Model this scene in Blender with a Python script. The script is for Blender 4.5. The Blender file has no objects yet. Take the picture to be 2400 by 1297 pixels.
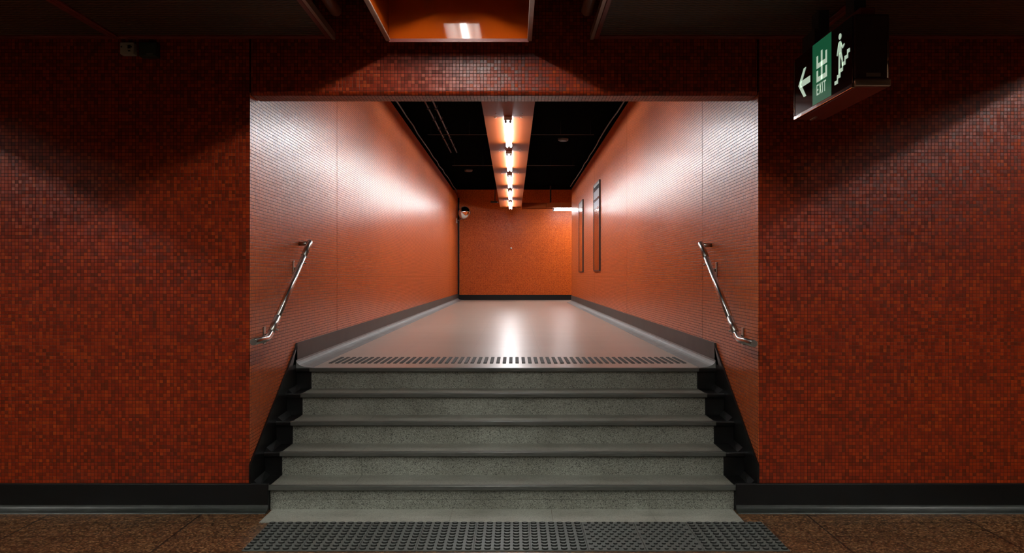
import bpy, bmesh, math, random
from mathutils import Vector, Matrix
random.seed(7)
S = bpy.context.scene
COL = S.collection
PI = math.pi

# ------------------------------------------------------------------ camera, world, exposure
F = 2146.0                      # focal length in pixels of the 2400 wide frame
CZ = 1.51                       # eye height above the hall floor
VX, VY = 1206.0, 648.5
cam = bpy.data.cameras.new('camera')
cam.sensor_fit = 'HORIZONTAL'; cam.sensor_width = 36.0
cam.lens = 36.0 * F / 2400.0
cam.shift_x = -(VX - 1200.0) / 2400.0
cam.clip_end = 200
co = bpy.data.objects.new('camera', cam); COL.objects.link(co)
co.location = (0, 0, CZ); co.rotation_euler = (PI / 2, 0, 0)
S.camera = co
w = bpy.data.worlds.new('world'); S.world = w; w.use_nodes = True
w.node_tree.nodes['Background'].inputs[0].default_value = (0.02, 0.018, 0.015, 1)
w.node_tree.nodes['Background'].inputs[1].default_value = 0.1
S.view_settings.view_transform = 'Standard'
S.view_settings.look = 'None'
S.view_settings.exposure = 0.0
S.view_settings.gamma = 1.0
S.view_settings.use_curve_mapping = False
S.cycles.use_denoising = True
S.cycles.max_bounces = 8
S.cycles.diffuse_bounces = 2
S.cycles.sample_clamp_indirect = 6.0
E_CORR = 112.0                  # radiance of the corridor tubes
E_HALL = 80.0                   # radiance of the hall tubes

# ------------------------------------------------------------------ layout (metres)
LX, RX = -1.71, 1.575           # side walls of the opening and corridor
WY = 5.90                       # front wall plane
R1 = 5.92                       # first riser
TR, RH = 0.30, 0.16             # tread, riser
LZ = 5 * RH                     # landing height
GX0, GX1 = -1.58, 1.42          # granite part of the stairs
LANDY = R1 + 4 * TR
BY = 27.6                       # back wall
REND = 25.25                    # where the right corridor wall ends
WTOP = CZ + 2.42                # top of tiled corridor walls
CEILZ = CZ + 2.62
SOFF = CZ + 1.17                # underside of lintel
PZ = CZ + 1.95                  # underside of the orange light strip

# ------------------------------------------------------------------ materials
def new_mat(name):
    m = bpy.data.materials.new(name); m.use_nodes = True
    nt = m.node_tree; b = nt.nodes['Principled BSDF']
    return m, nt, b
def N(nt, t, **kw):
    n = nt.nodes.new(t)
    for k, v in kw.items(): setattr(n, k, v)
    return n
def plug(nt, node, idx, v):
    if isinstance(v, bpy.types.NodeSocket): nt.links.new(v, node.inputs[idx])
    elif v is not None: node.inputs[idx].default_value = v
def M(nt, op, a, b=None, c=None):
    n = N(nt, 'ShaderNodeMath', operation=op)
    plug(nt, n, 0, a); plug(nt, n, 1, b); plug(nt, n, 2, c)
    return n.outputs[0]
def VM(nt, op, a, b=None, scale=None):
    n = N(nt, 'ShaderNodeVectorMath', operation=op)
    plug(nt, n, 0, a)
    if b is not None: plug(nt, n, 1, b)
    if scale is not None: n.inputs['Scale'].default_value = scale
    return n.outputs[0]
def mixc(nt, f, a, b, mode='MIX'):
    n = N(nt, 'ShaderNodeMix', data_type='RGBA', blend_type=mode)
    plug(nt, n, 0, f); plug(nt, n, 6, a); plug(nt, n, 7, b)
    return n.outputs[2]
def ramp(nt, f, stops, interp='LINEAR'):
    n = N(nt, 'ShaderNodeValToRGB'); n.color_ramp.interpolation = interp
    els = n.color_ramp.elements
    while len(els) < len(stops): els.new(0.5)
    for e, (p, c) in zip(els, stops):
        e.position = p; e.color = c if len(c) == 4 else (*c, 1)
    nt.links.new(f, n.inputs[0]); return n.outputs[0]
def noise(nt, vec, scale, detail=2.0, rough=0.5):
    n = N(nt, 'ShaderNodeTexNoise'); n.inputs['Scale'].default_value = scale
    n.inputs['Detail'].default_value = detail; n.inputs['Roughness'].default_value = rough
    nt.links.new(vec, n.inputs['Vector']); return n.outputs[0]
def bump(nt, h, strength, dist, normal=None):
    n = N(nt, 'ShaderNodeBump'); n.inputs['Strength'].default_value = strength
    n.inputs['Distance'].default_value = dist
    nt.links.new(h, n.inputs['Height'])
    if normal is not None: nt.links.new(normal, n.inputs['Normal'])
    return n.outputs[0]
def pos(nt): return N(nt, 'ShaderNodeNewGeometry').outputs['Position']
def plain(name, col, rough=0.5, metal=0.0, spec=0.5, var=0.06, vscale=9.0):
    """one even coat with a little uneven wear"""
    m, nt, b = new_mat(name)
    f = noise(nt, pos(nt), vscale, 4)
    c2 = tuple(max(0, x * (1 - var * 4)) for x in col)
    nt.links.new(mixc(nt, f, (*c2, 1), (*[min(1, x * (1 + var * 2)) for x in col], 1)), b.inputs['Base Color'])
    b.inputs['Roughness'].default_value = rough; b.inputs['Metallic'].default_value = metal
    b.inputs['Specular IOR Level'].default_value = spec
    return m
def mosaic(name, stops, rough=0.33, jitter=0.05, pitch=0.0222, grout=(0.012, 0.006, 0.003), gw=0.06, spec=0.5):
    m, nt, b = new_mat(name)
    g = N(nt, 'ShaderNodeNewGeometry')
    sp = N(nt, 'ShaderNodeSeparateXYZ'); nt.links.new(g.outputs['Position'], sp.inputs[0])
    sn = N(nt, 'ShaderNodeSeparateXYZ'); nt.links.new(g.outputs['True Normal'], sn.inputs[0])
    ax = M(nt, 'GREATER_THAN', M(nt, 'ABSOLUTE', sn.outputs[0]), 0.7)
    az = M(nt, 'GREATER_THAN', M(nt, 'ABSOLUTE', sn.outputs[2]), 0.7)
    def lerp(f, a, c): return M(nt, 'ADD', M(nt, 'MULTIPLY', a, M(nt, 'SUBTRACT', 1.0, f)), M(nt, 'MULTIPLY', c, f))
    u = M(nt, 'DIVIDE', lerp(ax, sp.outputs[0], sp.outputs[1]), pitch)
    v = M(nt, 'DIVIDE', lerp(az, sp.outputs[2], sp.outputs[1]), pitch)
    fu, fv = M(nt, 'FRACT', M(nt, 'ADD', u, 500.0)), M(nt, 'FRACT', M(nt, 'ADD', v, 500.0))
    cu, cv = M(nt, 'FLOOR', u), M(nt, 'FLOOR', v)
    du = M(nt, 'MINIMUM', fu, M(nt, 'SUBTRACT', 1.0, fu)); dv = M(nt, 'MINIMUM', fv, M(nt, 'SUBTRACT', 1.0, fv))
    d = M(nt, 'MINIMUM', du, dv)
    mask = N(nt, 'ShaderNodeMapRange', interpolation_type='SMOOTHSTEP'); nt.links.new(d, mask.inputs[0])
    mask.inputs[1].default_value = gw * 0.6; mask.inputs[2].default_value = gw * 1.7
    cell = N(nt, 'ShaderNodeCombineXYZ'); nt.links.new(cu, cell.inputs[0]); nt.links.new(cv, cell.inputs[1])
    nt.links.new(M(nt, 'ADD', ax, M(nt, 'MULTIPLY', az, 2.0)), cell.inputs[2])
    wn = N(nt, 'ShaderNodeTexWhiteNoise', noise_dimensions='3D'); nt.links.new(cell.outputs[0], wn.inputs['Vector'])
    blot = noise(nt, g.outputs['Position'], 1.7, 3)
    val = M(nt, 'ADD', M(nt, 'MULTIPLY', wn.outputs['Value'], 0.72), M(nt, 'MULTIPLY', blot, 0.28))
    col = ramp(nt, val, stops)
    nt.links.new(mixc(nt, mask.outputs[0], (*grout, 1), col), b.inputs['Base Color'])
    # every little tile is set at its own tiny tilt
    off = VM(nt, 'SCALE', VM(nt, 'SUBTRACT', wn.outputs['Color'], (0.5, 0.5, 0.5)), scale=jitter * 2)
    nrm = VM(nt, 'NORMALIZE', VM(nt, 'ADD', g.outputs['Normal'], off))
    nt.links.new(bump(nt, mask.outputs[0], 0.35, 0.0015, nrm), b.inputs['Normal'])
    rr = N(nt, 'ShaderNodeMapRange'); nt.links.new(mask.outputs[0], rr.inputs[0])
    rr.inputs[3].default_value = 0.85; rr.inputs[4].default_value = rough
    nt.links.new(rr.outputs[0], b.inputs['Roughness'])
    b.inputs['Specular IOR Level'].default_value = spec
    return m
def granite(name, base, dark, light, rough=0.55, scale=170.0):
    m, nt, b = new_mat(name)
    p = pos(nt)
    v = N(nt, 'ShaderNodeTexVoronoi'); v.inputs['Scale'].default_value = scale; nt.links.new(p, v.inputs['Vector'])
    sep = N(nt, 'ShaderNodeSeparateColor'); nt.links.new(v.outputs['Color'], sep.inputs[0])
    c = ramp(nt, sep.outputs[0], [(0.0, dark), (0.13, dark), (0.2, base), (0.72, base), (0.95, light)])
    n2 = noise(nt, p, 3.0, 5, 0.6)
    c = mixc(nt, 1.0, c, ramp(nt, n2, [(0.3, (0.72, 0.70, 0.66)), (0.7, (1.1, 1.1, 1.08))]), 'MULTIPLY')
    nt.links.new(c, b.inputs['Base Color']); b.inputs['Roughness'].default_value = rough
    return m
def emissive(name, col, strength):
    m, nt, b = new_mat(name)
    b.inputs['Base Color'].default_value = (*col, 1)
    b.inputs['Emission Color'].default_value = (*col, 1)
    b.inputs['Emission Strength'].default_value = strength
    return m

RED = [(0.05, (0.11, 0.016, 0.002)), (0.3, (0.20, 0.0155, 0.002)), (0.55, (0.28, 0.0225, 0.002)), (0.8, (0.36, 0.036, 0.003)), (0.97, (0.50, 0.076, 0.005))]
ORG = [(0.05, (0.42, 0.062, 0.005)), (0.4, (0.62, 0.102, 0.008)), (0.75, (0.70, 0.128, 0.010)), (0.97, (0.76, 0.165, 0.014))]
mt = {}
mt['tile_front'] = mosaic('red_mosaic', RED, rough=0.30, jitter=0.035, spec=0.32, grout=(0.03, 0.008, 0.003), gw=0.048)
mt['tile_side'] = mosaic('orange_mosaic', ORG, rough=0.28, jitter=0.016, grout=(0.035, 0.013, 0.006), spec=0.45)
mt['tile_back'] = mosaic('orange_mosaic_far', ORG, rough=0.30, jitter=0.03, grout=(0.10, 0.02, 0.006), spec=0.3)
mt['granite'] = granite('grey_granite', (0.27, 0.281, 0.242), (0.07, 0.072, 0.062), (0.46, 0.475, 0.42), scale=250)
mt['granite_tread'] = granite('grey_granite_tread', (0.27, 0.282, 0.245), (0.16, 0.168, 0.145), (0.35, 0.365, 0.32), rough=0.40, scale=230)
mt['slab'] = granite('pale_granite_slab', (0.42, 0.435, 0.385), (0.26, 0.27, 0.235), (0.52, 0.54, 0.48), rough=0.42, scale=230)
mt['nosing'] = plain('worn_dark_nosing', (0.085, 0.088, 0.078), 0.33)
mt['black'] = plain('black_gloss_paint', (0.007, 0.007, 0.007), 0.30, spec=0.25)
mt['skirt_grey'] = plain('glare_grey_paint', (0.05, 0.049, 0.043), 0.5, spec=0.35, var=0.12, vscale=5)  # black skirting lightened to grey, with the corridor glare put into its colour
mt['cove'] = plain('grey_cement_cove', (0.22, 0.225, 0.215), 0.6, var=0.1, vscale=7)
mt['cove_dark'] = plain('dark_cement_cove', (0.026, 0.030, 0.026), 0.40, var=0.1, vscale=12)
mt['ceil_black'] = plain('matt_black_soffit', (0.0025, 0.003, 0.003), 0.95, spec=0.0)
mt['hall_dark'] = plain('dark_hall_panel', (0.03, 0.012, 0.008), 0.7, spec=0.1)
mt['dark'] = plain('dark_metal', (0.02, 0.02, 0.02), 0.5)
mt['pipe_dark'] = plain('dull_grey_conduit', (0.10, 0.10, 0.095), 0.5)
mt['steel'] = plain('brushed_steel', (0.50, 0.50, 0.47), 0.32, metal=1.0)
mt['steel_polish'] = plain('polished_steel', (0.66, 0.65, 0.62), 0.27, metal=1.0)
mt['steel_dark'] = plain('dull_steel', (0.48, 0.45, 0.40), 0.35, metal=1.0)
mt['orange_paint'] = plain('orange_enamel', (0.42, 0.062, 0.004), 0.07, var=0.02)
mt['orange_strip'] = plain('orange_lacquer_panel', (0.17, 0.030, 0.003), 0.5, spec=0.08, var=0.03, vscale=3)
mt['lip'] = plain('bare_edge_trim', (0.42, 0.30, 0.25), 0.35, metal=0.5)
mt['red_trim'] = plain('dark_red_trim', (0.17, 0.020, 0.013), 0.45)
mt['white'] = plain('white_enamel', (0.75, 0.75, 0.72), 0.35)
mt['aged_white'] = plain('aged_white_plastic', (0.36, 0.34, 0.29), 0.45)
mt['cap'] = plain('grey_lamp_cap', (0.42, 0.42, 0.42), 0.3, metal=0.6)
mt['tube'] = emissive('fluorescent_white', (0.94, 0.98, 1.0), E_CORR)
mt['tube_hall'] = emissive('fluorescent_hall', (1.0, 0.99, 0.93), E_HALL)
mt['pavers'] = plain('grey_rubber_paver', (0.10, 0.112, 0.103), 0.45, var=0.05, vscale=14)
mt['stud_shade'] = plain('shaded_stud_side', (0.020, 0.022, 0.020), 0.8, spec=0.15)  # shadow round the studs, painted in as darker side faces
mt['bar'] = plain('dark_grey_insert', (0.035, 0.042, 0.038), 0.65, spec=0.15)
mt['mirror'] = plain('convex_mirror', (0.85, 0.85, 0.85), 0.03, metal=1.0, var=0.0)
mt['glass'] = plain('dark_acrylic_pane', (0.22, 0.035, 0.012), 0.035, spec=0.6, var=0.02)
def reflection_mat(name, z0, bands, body):  # reflections on the glossy pane painted in as pale and dark bands
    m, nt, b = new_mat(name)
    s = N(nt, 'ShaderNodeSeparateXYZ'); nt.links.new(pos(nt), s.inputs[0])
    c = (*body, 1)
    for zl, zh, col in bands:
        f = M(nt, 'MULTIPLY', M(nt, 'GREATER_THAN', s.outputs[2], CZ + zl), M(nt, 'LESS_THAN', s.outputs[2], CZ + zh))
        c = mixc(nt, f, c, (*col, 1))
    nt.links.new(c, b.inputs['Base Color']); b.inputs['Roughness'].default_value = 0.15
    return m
mt['frame'] = plain('thin_dark_frame', (0.06, 0.05, 0.045), 0.35, metal=0.6)
mt['pipe_rust'] = plain('rusty_orange_pipe', (0.16, 0.040, 0.014), 0.5)
mt['sign_body'] = plain('dark_brown_sign_case', (0.022, 0.010, 0.008), 0.28)
mt['sign_face'] = plain('black_sign_glass', (0.006, 0.006, 0.007), 0.10, spec=0.7, var=0.0)
mt['green'] = emissive('green_sign_field', (0.010, 0.125, 0.055), 0.55)
mt['glow'] = emissive('pale_green_glow', (0.62, 0.80, 0.62), 0.62)
mt['chrome'] = plain('chrome_trim', (0.75, 0.74, 0.72), 0.12, metal=1.0, var=0.0)
mt['box_green'] = plain('dark_green_box', (0.02, 0.035, 0.022), 0.5)

def louvre():
    m, nt, b = new_mat('brown_expanded_mesh')
    p = pos(nt); s = N(nt, 'ShaderNodeSeparateXYZ'); nt.links.new(p, s.inputs[0])
    wob = M(nt, 'MULTIPLY', noise(nt, p, 5.0, 2), 1.2)
    y = M(nt, 'ADD', M(nt, 'MULTIPLY', s.outputs[1], 2 * PI / 0.045), wob)
    x = M(nt, 'MULTIPLY', M(nt, 'SINE', M(nt, 'MULTIPLY', s.outputs[0], 2 * PI / 0.06)), 0.8)
    wv = M(nt, 'MULTIPLY_ADD', M(nt, 'SINE', M(nt, 'ADD', y, x)), 0.5, 0.5)
    nt.links.new(ramp(nt, wv, [(0.2, (0.012, 0.006, 0.002)), (0.6, (0.075, 0.034, 0.010))]), b.inputs['Base Color'])
    nt.links.new(bump(nt, wv, 0.6, 0.01), b.inputs['Normal'])
    b.inputs['Roughness'].default_value = 0.6
    return m
mt['louvre'] = louvre()

def hall_floor():
    m, nt, b = new_mat('brown_terrazzo')
    p = pos(nt); s = N(nt, 'ShaderNodeSeparateXYZ'); nt.links.new(p, s.inputs[0])
    v = N(nt, 'ShaderNodeTexVoronoi'); v.inputs['Scale'].default_value = 95; nt.links.new(p, v.inputs['Vector'])
    sc = N(nt, 'ShaderNodeSeparateColor'); nt.links.new(v.outputs['Color'], sc.inputs[0])
    c = ramp(nt, sc.outputs[0], [(0.0, (0.022, 0.012, 0.006)), (0.35, (0.085, 0.040, 0.016)), (0.7, (0.17, 0.075, 0.028)), (0.97, (0.40, 0.23, 0.10))])
    n2 = noise(nt, p, 2.2, 4)
    c = mixc(nt, 1.0, c, ramp(nt, n2, [(0.3, (0.75, 0.75, 0.72)), (0.7, (1.15, 1.05, 1.0))]), 'MULTIPLY')
    def joint(o, off, pitch, wd):
        f = M(nt, 'FRACT', M(nt, 'ADD', M(nt, 'DIVIDE', M(nt, 'SUBTRACT', o, off), pitch), 100.5))
        return M(nt, 'LESS_THAN', M(nt, 'ABSOLUTE', M(nt, 'SUBTRACT', f, 0.5)), wd / pitch)
    j = M(nt, 'MAXIMUM', M(nt, 'MAXIMUM', M(nt, 'MULTIPLY', joint(s.outputs[0], 1.85, 0.32, 0.0035), 0.6), joint(s.outputs[0], 1.85, 0.96, 0.006)), M(nt, 'MULTIPLY', joint(s.outputs[1], 5.606, 0.297, 0.006), 0.8))
    nt.links.new(mixc(nt, j, c, (0.022, 0.013, 0.008, 1)), b.inputs['Base Color'])
    b.inputs['Roughness'].default_value = 0.34
    return m
mt['floor'] = hall_floor()

def corridor_floor():
    m, nt, b = new_mat('polished_grey_floor')
    p = pos(nt); s = N(nt, 'ShaderNodeSeparateXYZ'); nt.links.new(p, s.inputs[0])
    sc = VM(nt, 'MULTIPLY', p, (1.0, 2.0, 1.0))
    n1 = noise(nt, sc, 1.3, 4, 0.55)
    c = ramp(nt, n1, [(0.3, (0.37, 0.31, 0.25)), (0.7, (0.43, 0.37, 0.305))])
    fx = M(nt, 'FRACT', M(nt, 'ADD', M(nt, 'DIVIDE', M(nt, 'SUBTRACT', s.outputs[0], 0.237), 0.638), 100.5))
    jx = M(nt, 'LESS_THAN', M(nt, 'ABSOLUTE', M(nt, 'SUBTRACT', fx, 0.5)), 0.0025)
    fy = M(nt, 'FRACT', M(nt, 'DIVIDE', s.outputs[1], 0.64))
    jy = M(nt, 'LESS_THAN', fy, 0.007)
    c = mixc(nt, M(nt, 'MULTIPLY', M(nt, 'MAXIMUM', jx, jy), 0.35), c, (0.12, 0.11, 0.10, 1))
    nt.links.new(c, b.inputs['Base Color'])
    nt.links.new(M(nt, 'MULTIPLY_ADD', n1, 0.05, 0.27), b.inputs['Roughness'])
    b.inputs['Specular IOR Level'].default_value = 0.27
    return m
mt['corr_floor'] = corridor_floor()

# ------------------------------------------------------------------ mesh helpers
class MB:
    def __init__(s): s.bm = bmesh.new()
    def box(s, x0, x1, y0, y1, z0, z1, bev=0.0, seg=2):
        r = bmesh.ops.create_cube(s.bm, size=1.0)
        vs = r['verts']
        for v in vs:
            v.co = Vector(((x0 + x1) / 2 + v.co.x * (x1 - x0), (y0 + y1) / 2 + v.co.y * (y1 - y0), (z0 + z1) / 2 + v.co.z * (z1 - z0)))
        if bev > 0:
            es = list({e for v in vs for e in v.link_edges})
            bmesh.ops.bevel(s.bm, geom=es, offset=bev, segments=seg, affect='EDGES', profile=0.6)
        return s
    def prism(s, pts, axis, a, b):
        """polygon pts extruded along axis between a and b. x: pts=(y,z); y: pts=(x,z); z: pts=(x,y)"""
        def mk(p, t):
            return {'x': (t, p[0], p[1]), 'y': (p[0], t, p[1]), 'z': (p[0], p[1], t)}[axis]
        va = [s.bm.verts.new(mk(p, a)) for p in pts]; vb = [s.bm.verts.new(mk(p, b)) for p in pts]
        n = len(pts)
        s.bm.faces.new(va); s.bm.faces.new(vb[::-1])
        for i in range(n): s.bm.faces.new((va[i], va[(i + 1) % n], vb[(i + 1) % n], vb[i]))
        return s
    def hexa(s, low, high):
        va = [s.bm.verts.new(p) for p in low]; vb = [s.bm.verts.new(p) for p in high]
        s.bm.faces.new(va[::-1]); s.bm.faces.new(vb)
        for i in range(4): s.bm.faces.new((va[i], va[(i + 1) % 4], vb[(i + 1) % 4], vb[i]))
        return s
    def tube(s, path, r, n=20, caps=True):
        path = [Vector(p) for p in path]; rings = []
        rad = r if isinstance(r, (list, tuple)) else [r] * len(path)
        t0 = (path[1] - path[0]).normalized()
        up = Vector((0, 0, 1)) if abs(t0.z) < 0.9 else Vector((1, 0, 0))
        nrm = (up - t0 * up.dot(t0)).normalized()
        for i, p in enumerate(path):
            if i == 0: t = t0
            elif i == len(path) - 1: t = (path[i] - path[i - 1]).normalized()
            else: t = ((path[i] - path[i - 1]).normalized() + (path[i + 1] - path[i]).normalized()).normalized()
            nrm = (nrm - t * nrm.dot(t)).normalized(); bn = t.cross(nrm)
            rings.append([s.bm.verts.new(p + nrm * math.cos(2 * PI * k / n) * rad[i] + bn * math.sin(2 * PI * k / n) * rad[i]) for k in range(n)])
        for a, b in zip(rings, rings[1:]):
            for k in range(n): s.bm.faces.new((a[k], a[(k + 1) % n], b[(k + 1) % n], b[k])).smooth = True
        if caps: s.bm.faces.new(rings[0][::-1]); s.bm.faces.new(rings[-1])
        return s
    def dome(s, x, y, z, r, h, n=10):
        prof = [(r, 0), (r * 0.97, h * 0.75), (r * 0.78, h)]
        rings = [[s.bm.verts.new((x + math.cos(2 * PI * k / n) * a, y + math.sin(2 * PI * k / n) * a, z + b)) for k in range(n)] for a, b in prof]
        for a, b in zip(rings, rings[1:]):
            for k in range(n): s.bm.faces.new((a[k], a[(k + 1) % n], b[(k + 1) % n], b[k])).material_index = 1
        s.bm.faces.new(rings[-1]); return s
    def build(s, name, mat, parent=None, kind=None):
        bmesh.ops.recalc_face_normals(s.bm, faces=s.bm.faces)
        off = Vector((0, 0, 0)); p = parent
        while p is not None: off += p.location; p = p.parent
        if parent is None:
            xs = [v.co for v in s.bm.verts]
            off = Vector(((min(v.x for v in xs) + max(v.x for v in xs)) / 2, (min(v.y for v in xs) + max(v.y for v in xs)) / 2, min(v.z for v in xs)))
        bmesh.ops.translate(s.bm, verts=s.bm.verts, vec=-off)
        me = bpy.data.meshes.new(name); s.bm.to_mesh(me); s.bm.free()
        me.materials.append(mat)
        o = bpy.data.objects.new(name, me); COL.objects.link(o)
        if parent is None: o.location = off
        else: o.parent = parent
        if kind: o['kind'] = kind
        return o
def tag(o, label, cat, group=None):
    o['label'] = label; o['category'] = cat
    if group: o['group'] = group
    return o
def thing(name, loc, label, cat, group=None):
    o = bpy.data.objects.new(name, None); COL.objects.link(o)
    o.location = loc; o.empty_display_size = 0.1
    return tag(o, label, cat, group)
def struct(mb, name, mat): return mb.build(name, mat, None, 'structure')
def dup(root, delta, label, group=None):
    r = root.copy(); COL.objects.link(r); r.location = root.location + Vector(delta); r['label'] = label
    if group: r['group'] = group
    for ch in list(root.children):
        c = ch.copy(); COL.objects.link(c); c.parent = r
        for g in list(ch.children):
            d = g.copy(); COL.objects.link(d); d.parent = c
    return r
def PX(px, d): return (px - VX) * d / F
def PZ_(py, d): return CZ + (VY - py) * d / F

# ------------------------------------------------------------------ shell of the hall
struct(MB().box(-7.5, 7.5, -5, 6.3, -0.15, 0.0), 'floor', mt['floor'])
struct(MB().box(-7.5, LX, WY, WY + 0.3, 0.0, CZ + 2.1), 'wall_front', mt['tile_front'])
struct(MB().box(RX, 7.5, WY, WY + 0.3, 0.0, CZ + 2.1), 'wall_front', mt['tile_front'])
struct(MB().box(-7.5, 7.5, -5.2, -5.0, 0, CZ + 2.1), 'wall_rear', mt['hall_dark'])
struct(MB().box(-7.7, -7.5, -5.2, 6.2, 0, CZ + 2.1), 'wall_far_left', mt['hall_dark'])
struct(MB().box(7.5, 7.7, -5.2, 6.2, 0, CZ + 2.1), 'wall_far_right', mt['hall_dark'])
struct(MB().box(-7.7, 7.7, -5.2, 6.2, CZ + 2.1, CZ + 2.3), 'ceiling', mt['ceil_black'])
# lintel over the opening: a rounded beam, set back a finger's width from the walls either side
r_ = 0.03
prof = [(WY + 0.004, CZ + 2.1), (WY + 0.004, SOFF + r_)]
prof += [(WY + 0.004 + r_ - r_ * math.cos(a), SOFF + r_ - r_ * math.sin(a)) for a in [PI / 2 * k / 5 for k in range(1, 6)]]
prof += [(WY + 0.215, SOFF), (WY + 0.215, CZ + 2.1)]
struct(MB().prism(prof, 'x', LX + 0.012, RX - 0.012), 'wall_lintel', mt['tile_front'])
# black base boards of the hall with a cement cove at the floor
def base_x(x0, x1):
    struct(MB().box(x0, x1, WY - 0.022, WY, 0.0, 0.178, 0.004), 'baseboard_front', mt['black'])
    c = [(WY - 0.022, 0.0), (WY - 0.085, 0.0), (WY - 0.082, 0.006)] + [(WY - 0.022 - 0.05 + 0.05 * math.sin(a), 0.042 - 0.034 * math.cos(a)) for a in [PI / 2 * k / 5 for k in range(0, 6)]]
    struct(MB().prism(c, 'x', x0, x1), 'trim_front', mt['cove_dark'])
base_x(-7.5, GX0 - 0.003); base_x(GX1 + 0.003, 7.5)

# ------------------------------------------------------------------ shell of the corridor
def side_wall(name, xi, xo, seams, y1):
    m = MB(); ys = [WY + 0.3] + seams + [y1]
    for a, b in zip(ys, ys[1:]):
        m.box(min(xi, xo), max(xi, xo), a + (0.006 if a != ys[0] else 0), b - (0.006 if b != y1 else 0), 0.0, WTOP)
    return struct(m, name, mt['tile_side'])
side_wall('wall_left', LX, LX - 0.2, [8.82, 13.9, 18.98, 24.06], BY)
side_wall('wall_right', RX, RX + 0.2, [7.68, 12.85, 18.05, 23.2], REND)
# jambs in the depth of the front wall wear the corridor's tile
struct(MB().box(LX - 0.0, LX + 0.004, WY + 0.003, WY + 0.302, 0.16, SOFF + 0.02), 'trim_left', mt['tile_side'])
struct(MB().box(RX - 0.004, RX + 0.0, WY + 0.003, WY + 0.302, 0.16, SOFF + 0.02), 'trim_right', mt['tile_side'])
m = MB().box(LX - 0.22, LX - 0.2, WY + 0.3, BY + 0.2, 0, CEILZ); struct(m, 'wall_left_backing', mt['ceil_black'])
m = MB().box(RX + 0.2, RX + 0.22, WY + 0.3, REND, 0, CEILZ); struct(m, 'wall_right_backing', mt['ceil_black'])
struct(MB().box(LX - 0.22, 6.2, BY, BY + 0.2, LZ - 0.1, CEILZ), 'wall_back', mt['tile_back'])
struct(MB().box(RX + 0.22, 6.2, REND - 0.2, REND, LZ - 0.1, CEILZ), 'wall_branch', mt['tile_back'])
struct(MB().box(6.2, 6.4, REND - 0.2, BY + 0.2, LZ - 0.1, CEILZ), 'wall_branch_end', mt['tile_back'])
struct(MB().box(LX - 0.22, 6.4, WY + 0.22, BY + 0.2, CEILZ, CEILZ + 0.1), 'ceiling', mt['ceil_black'])
struct(MB().box(LX - 0.2, RX + 0.2, WY + 0.216, WY + 0.25, SOFF + 0.02, CEILZ), 'wall_lintel_back', mt['ceil_black'])
struct(MB().box(LX, RX, LANDY + 0.045, BY, LZ - 0.12, LZ), 'floor', mt['corr_floor'])
struct(MB().box(RX, 6.2, REND, BY, LZ - 0.12, LZ - 0.0005), 'floor', mt['corr_floor'])
def corr_base(side, xw, sgn, y0, y1):
    m = MB().hexa([(xw, y0 - 0.12, LZ + 0.03), (xw + sgn * 0.016, y0 - 0.12, LZ + 0.03), (xw + sgn * 0.016, y1, LZ), (xw, y1, LZ)],
                  [(xw, y0 + 0.03, LZ + 0.19), (xw + sgn * 0.016, y0 + 0.03, LZ + 0.19), (xw + sgn * 0.016, y1, LZ + 0.19), (xw, y1, LZ + 0.19)])
    struct(m, 'baseboard_' + side, mt['skirt_grey'])
    R = 0.085
    c = [(xw, LZ - 0.004), (xw + sgn * 0.14, LZ - 0.004), (xw + sgn * 0.138, LZ + 0.003)]
    c += [(xw + sgn * (0.016 + R - R * math.sin(a)), LZ + 0.008 + R * 0.62 * (1 - math.cos(a))) for a in [PI / 2 * k / 6 for k in range(0, 7)]]
    c += [(xw + sgn * 0.010, LZ + 0.064), (xw, LZ + 0.064)]
    struct(MB().prism(c, 'y', LANDY - 0.02, y1), 'trim_' + side, mt['cove'])
corr_base('left', LX, 1, LANDY, BY); corr_base('right', RX, -1, LANDY, REND)
struct(MB().box(LX + 0.02, 6.2, BY - 0.018, BY, LZ, LZ + 0.155), 'baseboard_back', mt['black'])
struct(MB().box(LX + 0.004, LX + 0.05, BY - 0.05, BY - 0.004, LZ + 0.16, WTOP - 0.05), 'trim_corner', mt['black'])

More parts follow.
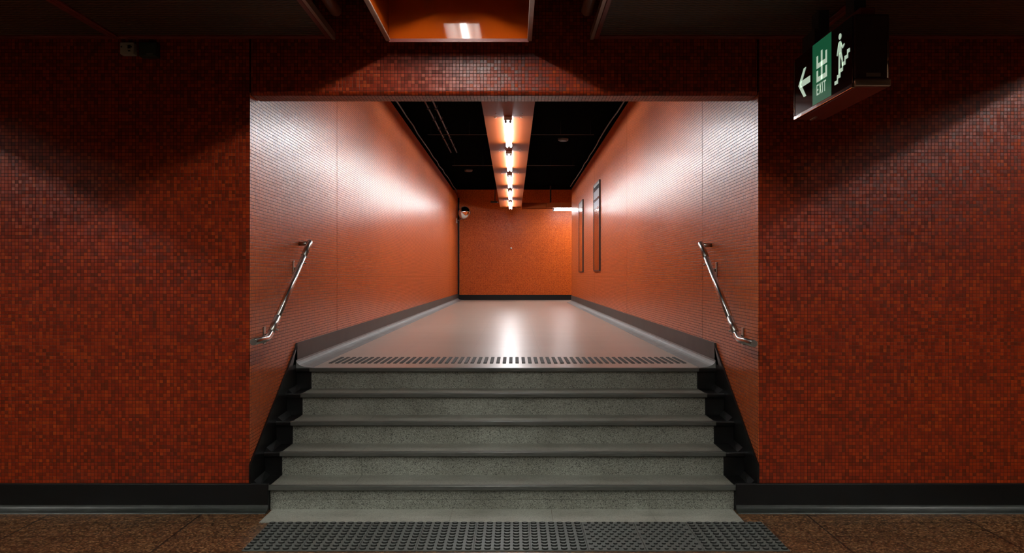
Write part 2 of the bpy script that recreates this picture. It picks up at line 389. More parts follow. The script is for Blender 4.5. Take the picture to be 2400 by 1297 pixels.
# ------------------------------------------------------------------ staircase
stair = thing('staircase', (-0.08, R1, 0), 'short flight of five grey granite steps with black painted ends up to the orange corridor', 'staircase')
for k in range(1, 6):
    y = R1 + (k - 1) * TR; z0 = (k - 1) * RH; z1 = k * RH
    js = [-1.037, -0.40, 0.237, 0.871]
    xs = [GX0] + js + [GX1]
    rs = MB()
    if k == 1:
        for a, b in zip(xs, xs[1:]):
            rs.box(a + 0.0015, b - 0.0015, y, y + 0.05, z0, 0.0665); rs.box(a + 0.0015, b - 0.0015, y, y + 0.05, 0.069, z1 - 0.028)
    else:
        for a, b in zip(xs, xs[1:]): rs.box(a + 0.0015, b - 0.0015, y, y + 0.05, z0, z1 - 0.028)
    rs.box(GX0 + 0.01, GX1 - 0.01, y + 0.003, y + 0.06, z0, z1 - 0.03)
    st = rs.build('step', mt['granite'], stair)
    tmat = mt['granite_tread'] if k < 5 else mt['corr_floor']
    tr = MB(); ty1 = y + TR + 0.02 if k < 5 else y + 0.05
    for a, b in zip(xs, xs[1:]): tr.box(a + 0.001, b - 0.001, y + 0.012, ty1, z1 - 0.028, z1)
    tr.box(GX0 + 0.01, GX1 - 0.01, y + 0.02, ty1, z1 - 0.04, z1 - 0.002)
    tr.build('tread', tmat, st)
    MB().box(GX0 - 0.012, GX1 + 0.012, y - 0.03, y + 0.014, z1 - 0.03, z1 + 0.0015, 0.009, 3).build('nosing', mt['nosing'], st)
    for xa, xb in ((LX + 0.004, GX0), (GX1, RX - 0.004)):
        e = MB().box(xa, xb, y - 0.004, y + TR + 0.02 if k < 5 else y + 0.05, z0 - (0 if k == 1 else 0.03), z1 - 0.002, 0.006)
        e.box(xa, xb, y - 0.028, y + 0.02, z1 - 0.03, z1 - 0.0005, 0.008)
        inner = xa < 0
        xw = LX + 0.004 if inner else RX - 0.004; sg = 1 if inner else -1
        # cement fillet where the tread meets the wall and the next riser
        if k < 5:
            e.hexa([(xw, y - 0.01, z1 - 0.005), (xw + sg * 0.06, y - 0.005, z1 - 0.005), (xw + sg * 0.05, y + TR, z1 - 0.005), (xw, y + TR, z1 - 0.005)],
                   [(xw, y + 0.03, z1 + 0.022), (xw + sg * 0.014, y + 0.03, z1 + 0.022), (xw + sg * 0.014, y + TR, z1 + 0.03), (xw, y + TR, z1 + 0.03)])
        e.build('painted_end', mt['black'], st)
for sg, xw in ((1, LX + 0.004), (-1, RX - 0.004)):
    x0, x1 = sorted((xw, xw + sg * 0.012))
    pts = [(WY - 0.02, 0.0), (WY - 0.02, 0.30), (LANDY - 0.10, 0.30 + (LANDY - 0.08 - WY) * 0.533), (LANDY + 0.02, LZ + 0.17), (LANDY + 0.02, LZ - 0.1), (LANDY, 0.0)]
    pts[0] = (WY - 0.02, 0.16); pts[5] = (WY + 0.3, 0.16)
    MB().prism(pts, 'x', x0, x1).build('wall_skirting', mt['black'], stair)

thr = thing('threshold_slab', (-0.08, 5.76, 0), 'pale grey granite strip in the floor at the foot of the steps', 'floor slab')
tx = [-1.565, -0.40, 0.237, 0.871, 1.41]
for a, b in zip(tx, tx[1:]):
    MB().box(a + 0.001, b - 0.001, 5.606, R1, 0.0, 0.004).build('slab', mt['slab'], thr)

pav = thing('tactile_paving', (0, 5.3, 0), 'grey studded tactile paving laid along the front of the bottom step', 'tactile paving')
pxs = [-1.501 + 0.318 * i for i in range(0, 10)] + [1.515]
MB().box(-1.499, 1.513, 5.026, 5.604, 0.0, 0.003).build('bed', mt['cove_dark'], pav)
for row, (ya, yb) in enumerate(((5.024, 5.315), (5.315, 5.606))):
    for i, (a, b) in enumerate(zip(pxs, pxs[1:])):
        m = MB().box(a + 0.0018, b - 0.0018, ya + 0.0015, yb - 0.0015, 0.0, 0.006, 0.0015, 1)
        W = b - a
        if i in (6, 7):
            for r in range(6):
                for c in range(6 if r % 2 else 7):
                    x = a + 0.022 + c * (W - 0.044) / 6 + (0 if r % 2 == 0 else (W - 0.044) / 12)
                    m.dome(x, ya + 0.025 + r * 0.048, 0.0055, 0.0115, 0.0075, 10)
        else:
            nc = 6 if W > 0.25 else 3
            for r in range(5):
                for c in range(nc):
                    m.dome(a + W * (c + 0.5) / nc, ya + 0.029 + r * 0.058, 0.0055, 0.0185, 0.0085, 12)
        m.build('paver', mt['pavers'], pav).data.materials.append(mt['stud_shade'])

strip = thing('tactile_bar_strip', (-0.06, 7.745, LZ), 'row of dark grey ribbed inserts across the pale floor at the top of the steps', 'tactile strip')
nb = 56
for i in range(nb):
    x = -1.505 + i * (1.39 + 1.505) / (nb - 1)
    MB().box(x - 0.0145, x + 0.0145, 7.475, 8.015, LZ - 0.001, LZ + 0.005, 0.002, 1).build('bar', mt['bar'], strip)

# ------------------------------------------------------------------ hand rails
def rail(side, xw, sg, label, dz, dy):
    xr = xw + sg * 0.082; r = 0.0215
    lo = Vector((xr, 6.12 + dy, 1.137 + dz)); hi = Vector((xr, 7.286 + dy, 1.785 + dz)); dr = (hi - lo).normalized()
    t = thing('handrail', (xr, 6.6, 1.4), label, 'handrail', 'handrails of the short stairs')
    def pt(s): return lo + dr * s
    L = (hi - lo).length
    MB().tube([pt(0.19), pt(L - 0.25)], r, 24).build('rail_tube', mt['steel_polish'], t)
    MB().tube([pt(0.0), pt(0.192)], r + 0.0012, 24).build('sleeve', mt['steel'], t)
    MB().tube([pt(L - 0.252), pt(L - 0.004), pt(L), pt(L + 0.003)], [r + 0.0012, r + 0.0012, r - 0.001, r - 0.008], 24).build('sleeve', mt['steel'], t)
    # elbow into a short level end
    path = []; e0 = lo; ye = 5.705
    ang0 = math.atan2(dr.z, dr.y); R = 0.28
    for k in range(9):
        a = ang0 * (1 - k / 8)
        path.append(Vector((xr, e0.y - R * (math.sin(ang0) - math.sin(a)), e0.z - R * (math.cos(a) - math.cos(ang0)))))
    path.append(Vector((xr, ye, path[-1].z)))
    MB().tube(path, r, 24).build('elbow', mt['steel_polish'], t)
    # return to the wall at the top
    top = pt(L - 0.024)
    rt = MB().tube([(top.x, top.y, top.z - 0.002), (xw - sg * 0.001, top.y, top.z - 0.002)], 0.017, 20)
    rt.build('wall_return', mt['steel_dark'], t)
    for s, nm in ((0.08, 'a'), (L - 0.30, 'b')):
        p = pt(s)
        br = MB().box(min(xw, xw + sg * 0.009), max(xw, xw + sg * 0.009), p.y + 0.028, p.y + 0.075, p.z - 0.125, p.z - 0.008, 0.003).build('bracket', mt['steel_dark'], t)
        MB().tube([(xw + sg * 0.006, p.y + 0.05, p.z - 0.075), (xw + sg * 0.045, p.y + 0.035, p.z - 0.07), (xr - sg * 0.006, p.y + 0.012, p.z - 0.045), (xr, p.y, p.z - r + 0.004)], 0.007, 12).build('arm', mt['steel_dark'], br)
        MB().tube([(xr + sg * 0.010, p.y, p.z - 0.022), (xr + sg * 0.030, p.y + 0.004, p.z - 0.030)], 0.006, 12).build('bolt', mt['steel_dark'], br)
        MB().tube([(xw + sg * 0.008, p.y + 0.051, p.z - 0.07), (xw + sg * 0.022, p.y + 0.051, p.z - 0.07)], 0.013, 12).build('boss', mt['steel_dark'], br)
rail('left', LX + 0.0, 1, 'steel handrail on the left wall of the short stairs', 0.0, 0.0)
rail('right', RX - 0.0, -1, 'steel handrail on the right wall of the short stairs', -0.01, 0.06)

# ------------------------------------------------------------------ corridor light strip and tubes
def shx(d): return -0.0024 * (d - 10.18)
ls = thing('light_strip', (-0.08, 16, PZ), 'long orange ceiling panel carrying the row of bright tubes down the corridor', 'ceiling light panel')
st_y = [6.35, 8.36] + [11.1 + 3.05 * k for k in range(0, 5)] + [26.05]
def strip_x(d): return -0.371 + shx(d), 0.228 + shx(d)
for a, b in zip(st_y, st_y[1:]):
    a2, b2 = a + 0.004, b - 0.004
    (l0, r0), (l1, r1) = strip_x(a), strip_x(b)
    seg = MB().hexa([(l0, a2, PZ), (r0, a2, PZ), (r1, b2, PZ), (l1, b2, PZ)], [(l0, a2, PZ + 0.07), (r0, a2, PZ + 0.07), (r1, b2, PZ + 0.07), (l1, b2, PZ + 0.07)]).build('panel', mt['orange_strip'], ls)
    for yy in (a2 + 0.12, b2 - 0.12):
        for xx in (l0 + 0.14, r0 - 0.14): MB().tube([(xx, yy, PZ - 0.006), (xx, yy, PZ + 0.002)], 0.009, 10).build('screw', mt['steel_dark'], seg)
for yy in (9.0, 14.5, 18.8, 24.0):
    for xx in (-0.3, 0.10): MB().tube([(xx, yy, PZ + 0.07), (xx, yy, CEILZ)], 0.006, 8).build('hanger_rod', mt['dark'], ls)
names = ['nearest fluorescent tube lamp under the orange corridor ceiling panel', 'second fluorescent tube lamp from the near end of the corridor ceiling panel',
         'middle fluorescent tube lamp of the five under the corridor ceiling panel', 'fourth fluorescent tube lamp from the near end of the corridor ceiling panel',
         'farthest fluorescent tube lamp at the end of the corridor ceiling panel']
def tube_lamp(y0, x, L, label):
    t = thing('tube_lamp', (x, y0, PZ), label, 'tube lamp', 'tube lamps along the corridor')
    MB().box(x - 0.035, x + 0.035, y0 + 0.02, y0 + L - 0.02, PZ - 0.028, PZ - 0.0005, 0.004, 1).build('batten', mt['white'], t)
    for xx in (x - 0.027, x + 0.027):
        MB().tube([(xx, y0 + 0.10, PZ - 0.055), (xx, y0 + L - 0.10, PZ - 0.055)], 0.0135, 14).build('tube', mt['tube'], t)
        MB().tube([(xx, y0 + 0.035, PZ - 0.055), (xx, y0 + 0.10, PZ - 0.055)], 0.0145, 14).build('lamp_cap', mt['cap'], t)
        MB().tube([(xx, y0 + L - 0.10, PZ - 0.055), (xx, y0 + L - 0.035, PZ - 0.055)], 0.0145, 14).build('lamp_cap', mt['cap'], t)
    for ya in (y0, y0 + L - 0.03):
        MB().box(x - 0.048, x + 0.048, ya, ya + 0.034, PZ - 0.044, PZ - 0.0005, 0.004, 1).build('lamp_holder', mt['white'], t)
    return t
lamp0 = tube_lamp(11.14, -0.080, 2.30, names[0])
tube_lamp(8.42, -0.074, 1.30, 'short fluorescent tube lamp on the corridor ceiling panel just behind the tiled lintel')
for k in range(1, 5): dup(lamp0, (shx(11.1 + 3.05 * k) - shx(11.1), 3.05 * k, 0), names[k])

bs = thing('branch_light_panel', (3, 26.5, PZ), 'orange ceiling panel running right into the side passage at the far end', 'ceiling light panel')
for a, b in ((0.22, 0.9), (0.908, 1.32), (1.328, 3.2), (3.208, 6.19)):
    MB().box(a, b, 26.15, 26.75, PZ + 0.02, PZ + 0.16).build('panel', mt['orange_strip'], bs)
MB().box(1.02, 1.06, 26.4, 26.5, PZ + 0.16, CEILZ).build('hanger', mt['dark'], bs)
bt = thing('branch_tube_lamp', (2.3, 26.45, PZ), 'bright horizontal tube lamp at the mouth of the far side passage', 'tube lamp')
for yy in (26.42, 26.48):
    MB().tube([(1.14, yy, PZ - 0.03), (3.3, yy, PZ - 0.03)], 0.0135, 14).build('tube', mt['tube'], bt)
for xx in (1.10, 3.3): MB().box(xx, xx + 0.04, 26.39, 26.51, PZ - 0.06, PZ + 0.02).build('lamp_holder', mt['cap'], bt)
MB().box(1.14, 3.3, 26.415, 26.485, PZ + 0.0, PZ + 0.02).build('batten', mt['white'], bt)

# ------------------------------------------------------------------ things in the black soffit
cz = CEILZ - 0.012
for (d, px0, px1, lab) in ((15.5, 1002, 1392, 'thin hanging rod across the black corridor ceiling, nearer one'), (19.8, 1060, 1348, 'thin hanging rod across the black corridor ceiling, farther one')):
    t = thing('hanging_rod', (0, d, CZ + 2.4), lab, 'ceiling rod', 'rods across the black ceiling')
    MB().tube([(PX(px0, d), d, CZ + 2.4), (PX(px1, d), d, CZ + 2.4)], 0.005, 8).build('rod', mt['pipe_dark'], t)
    for f in (0.02, 0.25, 0.42, 0.62, 0.80, 0.98):
        x = PX(px0 + (px1 - px0) * f, d); MB().tube([(x, d, CZ + 2.4), (x, d, CEILZ)], 0.002, 6).build('drop_wire', mt['dark'], t)
def wob(x, z, y0, y1, amp, n=26):
    q = random.Random(int(x * 100) + 5)
    return [(x + q.uniform(-amp, amp), y0 + (y1 - y0) * i / n, z + q.uniform(-amp, amp) * 0.6) for i in range(n + 1)]
tag(MB().tube(wob(LX + 0.045, WTOP + 0.04, 6.5, 26.5, 0.012), 0.011, 10).build('cable', mt['pipe_dark']), 'grey cable sagging along the top edge of the left corridor wall', 'cable')
tag(MB().tube(wob(RX - 0.045, WTOP + 0.04, 6.5, 25.0, 0.012), 0.011, 10).build('cable', mt['pipe_dark']), 'grey cable along the top edge of the right corridor wall', 'cable')
for x, lab in ((-1.32, 'black conduit on the corridor ceiling, the left one of the pair'), (-1.20, 'black conduit on the corridor ceiling, the right one of the pair')):
    c = tag(MB().tube([(x, 6.5, cz - 0.03), (x, 19.0, cz - 0.03)], 0.012, 10).build('conduit', mt['black']), lab, 'conduit', 'pair of ceiling conduits')
    for yy in range(8, 19): MB().box(x - 0.022, x + 0.022, yy, yy + 0.03, cz - 0.05, CEILZ).build('clip', mt['dark'], c)
def disc(px, py, lab):
    d = (CEILZ - 0.04 - CZ) * F / (VY - py); x = PX(px, d)
    t = thing('ceiling_speaker', (x, d, CEILZ - 0.05), lab, 'ceiling speaker', 'round ceiling speakers')
    MB().tube([(x, d, CEILZ - 0.045), (x, d, CEILZ + 0.0)], [0.095, 0.10], 24).build('ring', mt['pipe_dark'], t)
    MB().tube([(x, d, CEILZ - 0.055), (x, d, CEILZ - 0.04)], [0.075, 0.08], 24).build('grille', mt['dark'], t)
disc(1320, 329, 'round flat grille on the black ceiling right of the tube lamps')
disc(1098, 401, 'round flat grille on the black ceiling left of the tube lamps')
cam_ = thing('security_camera', (PX(1160, 25.5), 25.5, CZ + 2.0), 'small white device under the black ceiling just left of the light panel far end', 'camera')
x = PX(1160, 25.5)
MB().box(x - 0.12, x + 0.06, 25.45, 25.53, PZ_(476, 25.5), PZ_(471.5, 25.5), 0.008).build('housing', mt['dark'], cam_)
MB().tube([(x + 0.06, 25.49, PZ_(474.5, 25.5)), (x + 0.095, 25.49, PZ_(474.8, 25.5))], 0.018, 12).build('lens_hood', mt['white'], cam_)
MB().tube([(x, 25.49, PZ_(472, 25.5)), (x, 25.49, CEILZ)], 0.012, 8).build('stem', mt['dark'], cam_)

# ------------------------------------------------------------------ right wall glossy panels, mirror, stud
def glossy_panel(y0, y1, z0, z1, lab, mat):
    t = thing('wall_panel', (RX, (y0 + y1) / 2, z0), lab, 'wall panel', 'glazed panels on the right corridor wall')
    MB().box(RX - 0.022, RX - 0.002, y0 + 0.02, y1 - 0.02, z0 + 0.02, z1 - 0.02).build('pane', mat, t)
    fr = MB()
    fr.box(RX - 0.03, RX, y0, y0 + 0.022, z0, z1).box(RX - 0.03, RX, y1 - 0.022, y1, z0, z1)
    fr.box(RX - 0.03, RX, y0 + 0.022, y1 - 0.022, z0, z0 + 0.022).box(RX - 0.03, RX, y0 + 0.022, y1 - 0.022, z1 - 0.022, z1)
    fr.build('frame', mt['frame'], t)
glossy_panel(16.75, 17.98, CZ + 0.10, CZ + 1.78, 'tall glossy framed panel on the right corridor wall, the nearer one', reflection_mat('painted_reflection_panel', 0, [(1.72, 1.80, (0.8, 0.84, 0.86)), (1.64, 1.72, (0.07, 0.08, 0.09)), (1.49, 1.64, (0.7, 0.74, 0.78)), (1.44, 1.49, (0.04, 0.04, 0.06)), (1.31, 1.44, (0.62, 0.64, 0.72))], (0.20, 0.035, 0.010)))
glossy_panel(20.85, 22.1, CZ + 0.10, CZ + 1.76, 'tall glossy framed panel on the right corridor wall, the farther one', reflection_mat('painted_reflection_pale_head', 0, [(1.60, 1.80, (0.8, 0.84, 0.86))], (0.24, 0.045, 0.012)))
def mirror():
    c = Vector((PX(1089.5, 26.9), 26.9, PZ_(500, 26.9))); R = 0.19
    t = thing('convex_mirror', c, 'round convex safety mirror on an arm in the far left corner', 'mirror')
    nrm = Vector((0.45, -0.87, -0.2)).normalized()
    q = Vector((0, 0, 1)).rotation_difference(nrm)
    def lathe(prof, name, mat):
        b = MB(); n = 32
        rings = [[b.bm.verts.new(c + q @ Vector((r * math.cos(2 * PI * k / n), r * math.sin(2 * PI * k / n), h))) for k in range(n)] for r, h in prof]
        for a, d in zip(rings, rings[1:]):
            for k in range(n): b.bm.faces.new((a[k], a[(k + 1) % n], d[(k + 1) % n], d[k])).smooth = True
        b.bm.faces.new(rings[0]); b.bm.faces.new(rings[-1]); b.build(name, mat, t)
    lathe([(R * math.sin(a), 0.04 + 0.10 * (math.cos(a) - 1) + 0.02) for a in [PI / 2 * k / 10 for k in range(10, 0, -1)]] + [(0.004, 0.06)], 'mirror_dome', mt['mirror'])
    lathe([(R * 0.5, -0.10), (R * 0.95, -0.07), (R * 1.04, -0.045), (R * 1.04, -0.03), (R * 0.99, -0.03)], 'back_shell', mt['skirt_grey'])
    MB().tube([c + nrm * -0.08, c + Vector((-0.10, 0.12, -0.16)), Vector((LX + 0.005, 27.05, c.z - 0.22))], 0.014, 10).build('arm', mt['steel'], t)
    MB().box(LX, LX + 0.012, 26.98, 27.12, c.z - 0.29, c.z - 0.15, 0.003).build('wall_plate', mt['steel_dark'], t)
mirror()
sd = MB().tube([(PX(1198, BY), BY - 0.03, PZ_(582, BY)), (PX(1198, BY), BY, PZ_(582, BY))], [0.02, 0.028], 16)
tag(sd.build('wall_stud', mt['white']), 'tiny white round stud in the middle of the far orange wall', 'stud')

# ------------------------------------------------------------------ hall ceiling: panels, troughs, pipes
HZ = CZ + 1.49
def ceil_panel(x0, x1, lab):
    t = thing('ceiling_panel', ((x0 + x1) / 2, 2, HZ), lab, 'ceiling panel', 'brown mesh ceiling panels of the hall')
    MB().box(x0 + 0.03, x1 - 0.03, -4.9, 5.70, HZ + 0.012, HZ + 0.03).build('mesh_sheet', mt['louvre'], t)
    fr = MB().box(x0 + 0.002, x0 + 0.03, -4.9, 5.75, HZ, HZ + 0.05, 0.003, 1).box(x1 - 0.03, x1 - 0.002, -4.9, 5.75, HZ, HZ + 0.05, 0.003, 1)
    fr.box(x0 + 0.03, x1 - 0.03, 5.695, 5.75, HZ, HZ + 0.05, 0.003, 1)
    fr.build('frame', mt['red_trim'], t)
    for yy in (0.5, 3.0, 5.3):
        for xx in (x0 + 0.016, x1 - 0.016): MB().box(xx - 0.004, xx + 0.004, yy, yy + 0.02, HZ + 0.05, CZ + 2.1).build('hanger', mt['dark'], t)
ceil_panel(-2.50, -1.147, 'brown mesh ceiling panel left of the central light trough')
ceil_panel(-3.853, -2.50, 'brown mesh ceiling panel in the upper left corner of the view')
ceil_panel(0.497, 1.85, 'brown mesh ceiling panel right of the central light trough')
ceil_panel(1.85, 3.203, 'brown mesh ceiling panel in the upper right corner beyond the exit sign')
for (x, xe, lab) in ((-1.135, -1, 'bare metal edge strip of the left mesh ceiling panel'), (0.485, 1, 'bare metal edge strip of the right mesh ceiling panel')):
    tag(MB().box(x - 0.010, x + 0.010, -4.9, 5.75, HZ - 0.002, HZ + 0.04).build('edge_strip', mt['lip']), lab, 'edge strip', 'ceiling edge strips')

TZ = CZ + 1.468
def trough(xc, label):
    t = thing('light_trough', (xc, 3, TZ), label, 'light trough', 'orange light troughs of the hall ceiling')
    a, b = xc - 0.443, xc + 0.443; top = TZ + 0.52
    for (p, q) in ((a, a + 0.012), (b - 0.012, b)):
        sp = MB().box(p, q, -4.9, 5.66, TZ, top).build('side_panel', mt['orange_paint'], t)
        MB().box(p - 0.008, q + 0.008, -4.9, 5.665, TZ - 0.012, TZ, 0.002, 1).build('edge_trim', mt['lip'], sp)
    ep = MB().box(a + 0.012, b - 0.012, 5.645, 5.66, TZ, top).build('end_panel', mt['orange_paint'], t)
    MB().box(a + 0.012, b - 0.012, 5.645, 5.665, TZ - 0.02, TZ).build('edge_trim', mt['red_trim'], ep)
    MB().box(a, b, -4.9, 5.66, top, top + 0.012).build('top_panel', mt['orange_paint'], t)
    tz = TZ + 0.222; y1 = 5.35
    # reflector hood over the tubes, lips a little below their centre line
    hood = MB(); lip = tz - 0.055; hw = 0.12
    hood.prism([(xc - hw, lip), (xc - hw + 0.004, lip), (xc - 0.06, tz + 0.045), (xc + 0.06, tz + 0.045), (xc + hw - 0.004, lip), (xc + hw, lip), (xc + 0.065, tz + 0.055), (xc - 0.065, tz + 0.055)], 'y', -4.8, y1 + 0.03)
    hood.prism([(xc - hw, lip), (xc + hw, lip), (xc + 0.065, tz + 0.055), (xc - 0.065, tz + 0.055)], 'y', y1 + 0.026, y1 + 0.034)
    hd = hood.build('reflector', mt['white'], t)
    MB().box(xc - 0.03, xc + 0.03, -4.5, y1 - 0.2, tz + 0.055, top).build('mount', mt['dark'], hd)
    for (ya, yb) in ((4.01, 5.335), (2.46, 3.91), (0.86, 2.31), (-0.74, 0.71), (-2.34, -0.89), (-3.94, -2.49)):
        MB().tube([(xc, ya, tz), (xc, yb, tz)], 0.018, 14).build('tube', mt['tube_hall'], t)
    return t
tr0 = trough(-0.344, 'orange light trough in the ceiling above the stairs, end panel in view')
dup(tr0, (-4.62, 0, 0), 'orange light trough in the hall ceiling past the left edge of the view')
dup(tr0, (4.5, 0, 0), 'orange light trough in the hall ceiling past the right edge of the view')
def pipe(x, lab):
    z = CZ + 1.60; t = thing('ceiling_pipe', (x, 4, z), lab, 'pipe', 'pipes beside the light trough')
    MB().tube([(x, -4, z), (x, 4.98, z)], 0.030, 16).build('pipe_run', mt['pipe_rust'], t)
    MB().tube([(x, 5.10, z), (x, 5.12, z), (x, 5.50, z), (x, 5.53, z), (x, 5.545, z)], [0.028, 0.036, 0.036, 0.028, 0.012], 16).build('end_section', mt['pipe_rust'], t)
    MB().tube([(x, 4.9, z), (x, 5.11, z)], 0.022, 16).build('joint', mt['dark'], t)
    MB().box(x - 0.05, x + 0.05, 5.00, 5.06, z - 0.035, z + 0.04, 0.004).build('clamp', mt['pipe_rust'], t)
    MB().box(x - 0.008, x + 0.008, 5.01, 5.05, z + 0.03, CZ + 2.1).build('hanger', mt['dark'], t)
pipe(-1.075, 'rusty orange pipe end hanging left of the central light trough')
pipe(0.435, 'rusty orange pipe end hanging right of the central light trough')

wb = thing('wall_box', (PX(297, 5.86), 5.86, CZ + 1.42), 'small square white box high on the left wall under the ceiling', 'box')
x0, x1 = PX(281, 5.84), PX(313, 5.84); za, zb = PZ_(127, 5.84), PZ_(99, 5.84)
MB().box(x0, x1, 5.84, WY, za, zb, 0.004).build('case', mt['aged_white'], wb)
MB().box(x0 + 0.050, x0 + 0.068, 5.837, 5.842, za + 0.036, za + 0.058).build('switch', mt['black'], wb)
for xx in (x0 + 0.010, x1 - 0.014): MB().tube([(xx, 5.837, za + 0.047), (xx, 5.842, za + 0.047)], 0.0045, 10).build('screw', mt['black'], wb)
MB().box(x0 + 0.052, x0 + 0.066, 5.838, 5.842, za + 0.018, za + 0.024).build('mark', mt['black'], wb)
jb = thing('junction_box', (PX(345, 5.86), 5.86, CZ + 1.41), 'dark green box beside the small white box high on the left wall', 'box')
x0, x1 = PX(325, 5.83), PX(366, 5.83); za, zb = PZ_(132, 5.83), PZ_(99, 5.83)
MB().box(x0, x1, 5.83, WY, za, zb, 0.005).build('case', mt['box_green'], jb)
MB().box(x0 + 0.05, x0 + 0.09, 5.827, 5.832, za + 0.012, za + 0.016).build('label_strip', mt['cap'], jb)

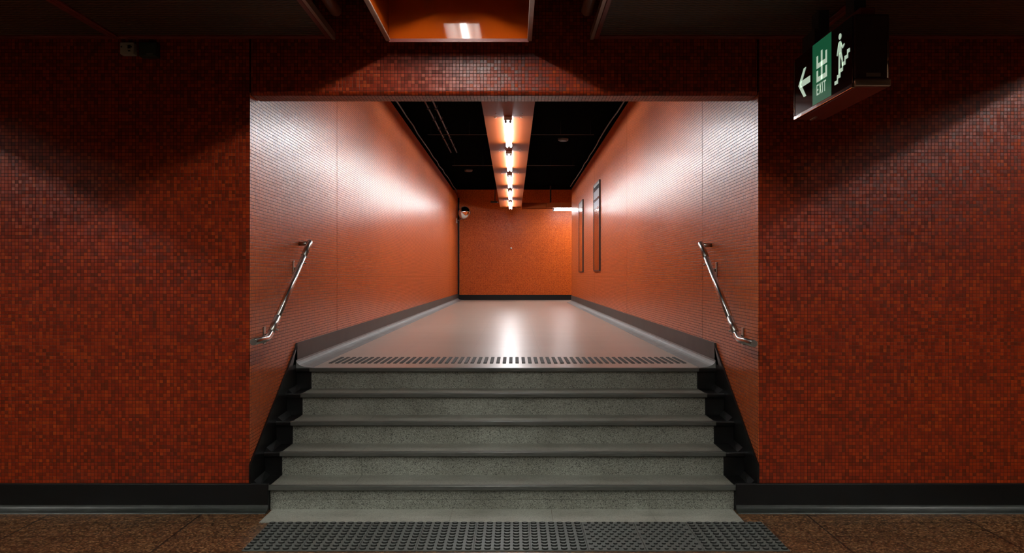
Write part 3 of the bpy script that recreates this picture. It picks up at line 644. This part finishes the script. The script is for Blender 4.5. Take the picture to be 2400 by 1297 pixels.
# ------------------------------------------------------------------ exit sign
def exit_sign():
    x0, x1 = 1.655, 1.832; yn, yf = 4.47, 5.41; z0, z1 = CZ + 0.925, CZ + 1.285
    t = thing('exit_sign', ((x0 + x1) / 2, (yn + yf) / 2, z0), 'black hanging exit sign box with green panel, arrow and stair figure', 'exit sign')
    MB().box(x0 + 0.004, x1, yn, yf, z0 + 0.045, z1, 0.012, 3).build('case', mt['sign_body'], t)
    MB().box(x0 + 0.012, x1 - 0.004, yn + 0.006, yf - 0.004, z0, z0 + 0.05, 0.008, 3).build('bottom_cover', mt['red_trim'], t)
    # end caps stick out a touch at the bottom
    MB().box(x0 + 0.004, x1 + 0.006, yn - 0.006, yn + 0.02, z0 + 0.004, z0 + 0.042, 0.010, 3).build('end_trim', mt['steel_dark'], t)
    MB().tube([(x1 - 0.012, yn - 0.003, z0 + 0.045), (x1 - 0.012, yn - 0.003, z1 - 0.13)], 0.0045, 8).build('edge_bead', mt['chrome'], t)
    face = MB().box(x0 - 0.002, x0 + 0.008, yn + 0.012, yf - 0.012, z0 + 0.02, z1 - 0.006, 0.002, 1).build('face_pane', mt['sign_face'], t)
    fr = MB().box(x0 - 0.006, x0 + 0.010, yn + 0.006, yf, z0 - 0.002, z0 + 0.020, 0.003, 2)
    fr.build('bottom_trim', mt['chrome'], t)
    MB().box(x0 - 0.006, x0 + 0.010, yf - 0.012, yf, z0 + 0.02, z1 - 0.02, 0.003, 2).build('side_trim', mt['chrome'], t)
    fx = x0 - 0.0028
    V0 = z0 + 0.002
    def U(u): return yf - u
    def poly(lst, name, mat, dx):
        b = MB()
        for pts in lst: b.prism([(U(u), V0 + v) for u, v in pts], 'x', fx - dx, fx - dx + 0.0008)
        return b.build(name, mat, face)
    poly([[(0.333, 0.018), (0.633, 0.018), (0.633, 0.352), (0.333, 0.352)]], 'green_panel', mt['green'], 0.0002)
    def rect(u0, v0, u1, v1): return [(u0, v0), (u1, v0), (u1, v1), (u0, v1)]
    # arrow
    poly([[(0.082, 0.180), (0.180, 0.262), (0.222, 0.262), (0.130, 0.180)], [(0.082, 0.180), (0.130, 0.180), (0.222, 0.098), (0.180, 0.098)], rect(0.120, 0.162, 0.292, 0.198)], 'arrow', mt['glow'], 0.001)
    # character for exit: a tall centre stroke and two wide cups
    w = 0.026; a, b = 0.402, 0.570; c = (a + b) / 2
    poly([rect(c - w / 2, 0.135, c + w / 2, 0.292), rect(a, 0.207, b, 0.207 + w), rect(a, 0.233, a + w, 0.275), rect(b - w, 0.233, b, 0.275),
          rect(a, 0.133, b, 0.133 + w), rect(a, 0.159, a + w, 0.195), rect(b - w, 0.159, b, 0.195)], 'exit_character', mt['glow'], 0.001)
    # EXIT
    h0, h1 = 0.062, 0.120; s = 0.0085; lw = 0.031
    L = []
    u = 0.404; L += [rect(u, h0, u + s, h1), rect(u + s, h0, u + lw, h0 + s), rect(u + s, h1 - s, u + lw, h1), rect(u + s, (h0 + h1 - s) / 2, u + lw * 0.88, (h0 + h1 + s) / 2)]
    u = 0.445; L += [[(u, h0), (u + s * 1.2, h0), (u + 0.036, h1), (u + 0.036 - s * 1.2, h1)], [(u, h1), (u + s * 1.2, h1), (u + 0.036, h0), (u + 0.036 - s * 1.2, h0)][::-1]]
    u = 0.493; L += [rect(u, h0, u + s, h1)]
    u = 0.513; L += [rect(u, h1 - s, u + 0.040, h1), rect(u + 0.020 - s / 2, h0, u + 0.020 + s / 2, h1 - s)]
    poly(L, 'exit_letters', mt['glow'], 0.001)
    # stair zigzag
    zz = []; uu, vv = 0.684, 0.060; su, sv = 0.0355, 0.0245; th = 0.019
    for k in range(6):
        zz.append(rect(uu, vv, uu + su + (th * 0.6 if k < 5 else 0), vv + th))
        if k < 5: zz.append(rect(uu + su, vv + th, uu + su + th * 0.62, vv + sv + 0.001))
        uu += su; vv += sv
    poly(zz, 'stair_symbol', mt['glow'], 0.001)
    hd = [(0.762 + 0.019 * math.cos(2 * PI * k / 16), 0.292 + 0.0155 * math.sin(2 * PI * k / 16)) for k in range(16)]
    man = [hd,
           [(0.748, 0.268), (0.772, 0.268), (0.784, 0.252), (0.782, 0.205), (0.744, 0.205), (0.740, 0.252)],
           [(0.740, 0.262), (0.748, 0.266), (0.738, 0.225), (0.726, 0.200), (0.716, 0.204), (0.726, 0.232)],
           [(0.776, 0.262), (0.784, 0.252), (0.800, 0.236), (0.822, 0.244), (0.826, 0.236), (0.800, 0.222), (0.782, 0.236)],
           [(0.744, 0.207), (0.764, 0.207), (0.762, 0.150), (0.757, 0.105), (0.740, 0.105), (0.742, 0.150)],
           [(0.760, 0.207), (0.782, 0.207), (0.800, 0.172), (0.804, 0.136), (0.790, 0.136), (0.785, 0.166), (0.766, 0.190)]]
    poly(man, 'figure_symbol', mt['glow'], 0.001)
    # maker's plate, too small to read
    MB().box(x1 - 0.115, x1 - 0.045, yn - 0.0015, yn + 0.002, z0 + 0.052, z0 + 0.070).build('plate', mt['steel_dark'], t)
    # hanging channel and stems
    ch = MB().box(x0 + 0.05, x1 - 0.05, yn + 0.05, yf - 0.05, z1 - 0.002, z1 + 0.045, 0.004, 1).build('channel', mt['red_trim'], t)
    for yy in (4.62, 5.16): MB().box((x0 + x1) / 2 - 0.03, (x0 + x1) / 2 + 0.03, yy, yy + 0.12, z1 + 0.045, HZ + 0.013).build('stem', mt['dark'], ch)
    MB().box(x0 + 0.02, x0 + 0.09, 5.11, 5.33, z1 + 0.0, z1 + 0.10).build('wiring_box', mt['dark'], ch)
    MB().box((x0 + x1) / 2 - 0.006, (x0 + x1) / 2 + 0.006, yf - 0.12, yf - 0.02, z0 - 0.006, z0 + 0.001).build('latch', mt['steel_dark'], t)
exit_sign()
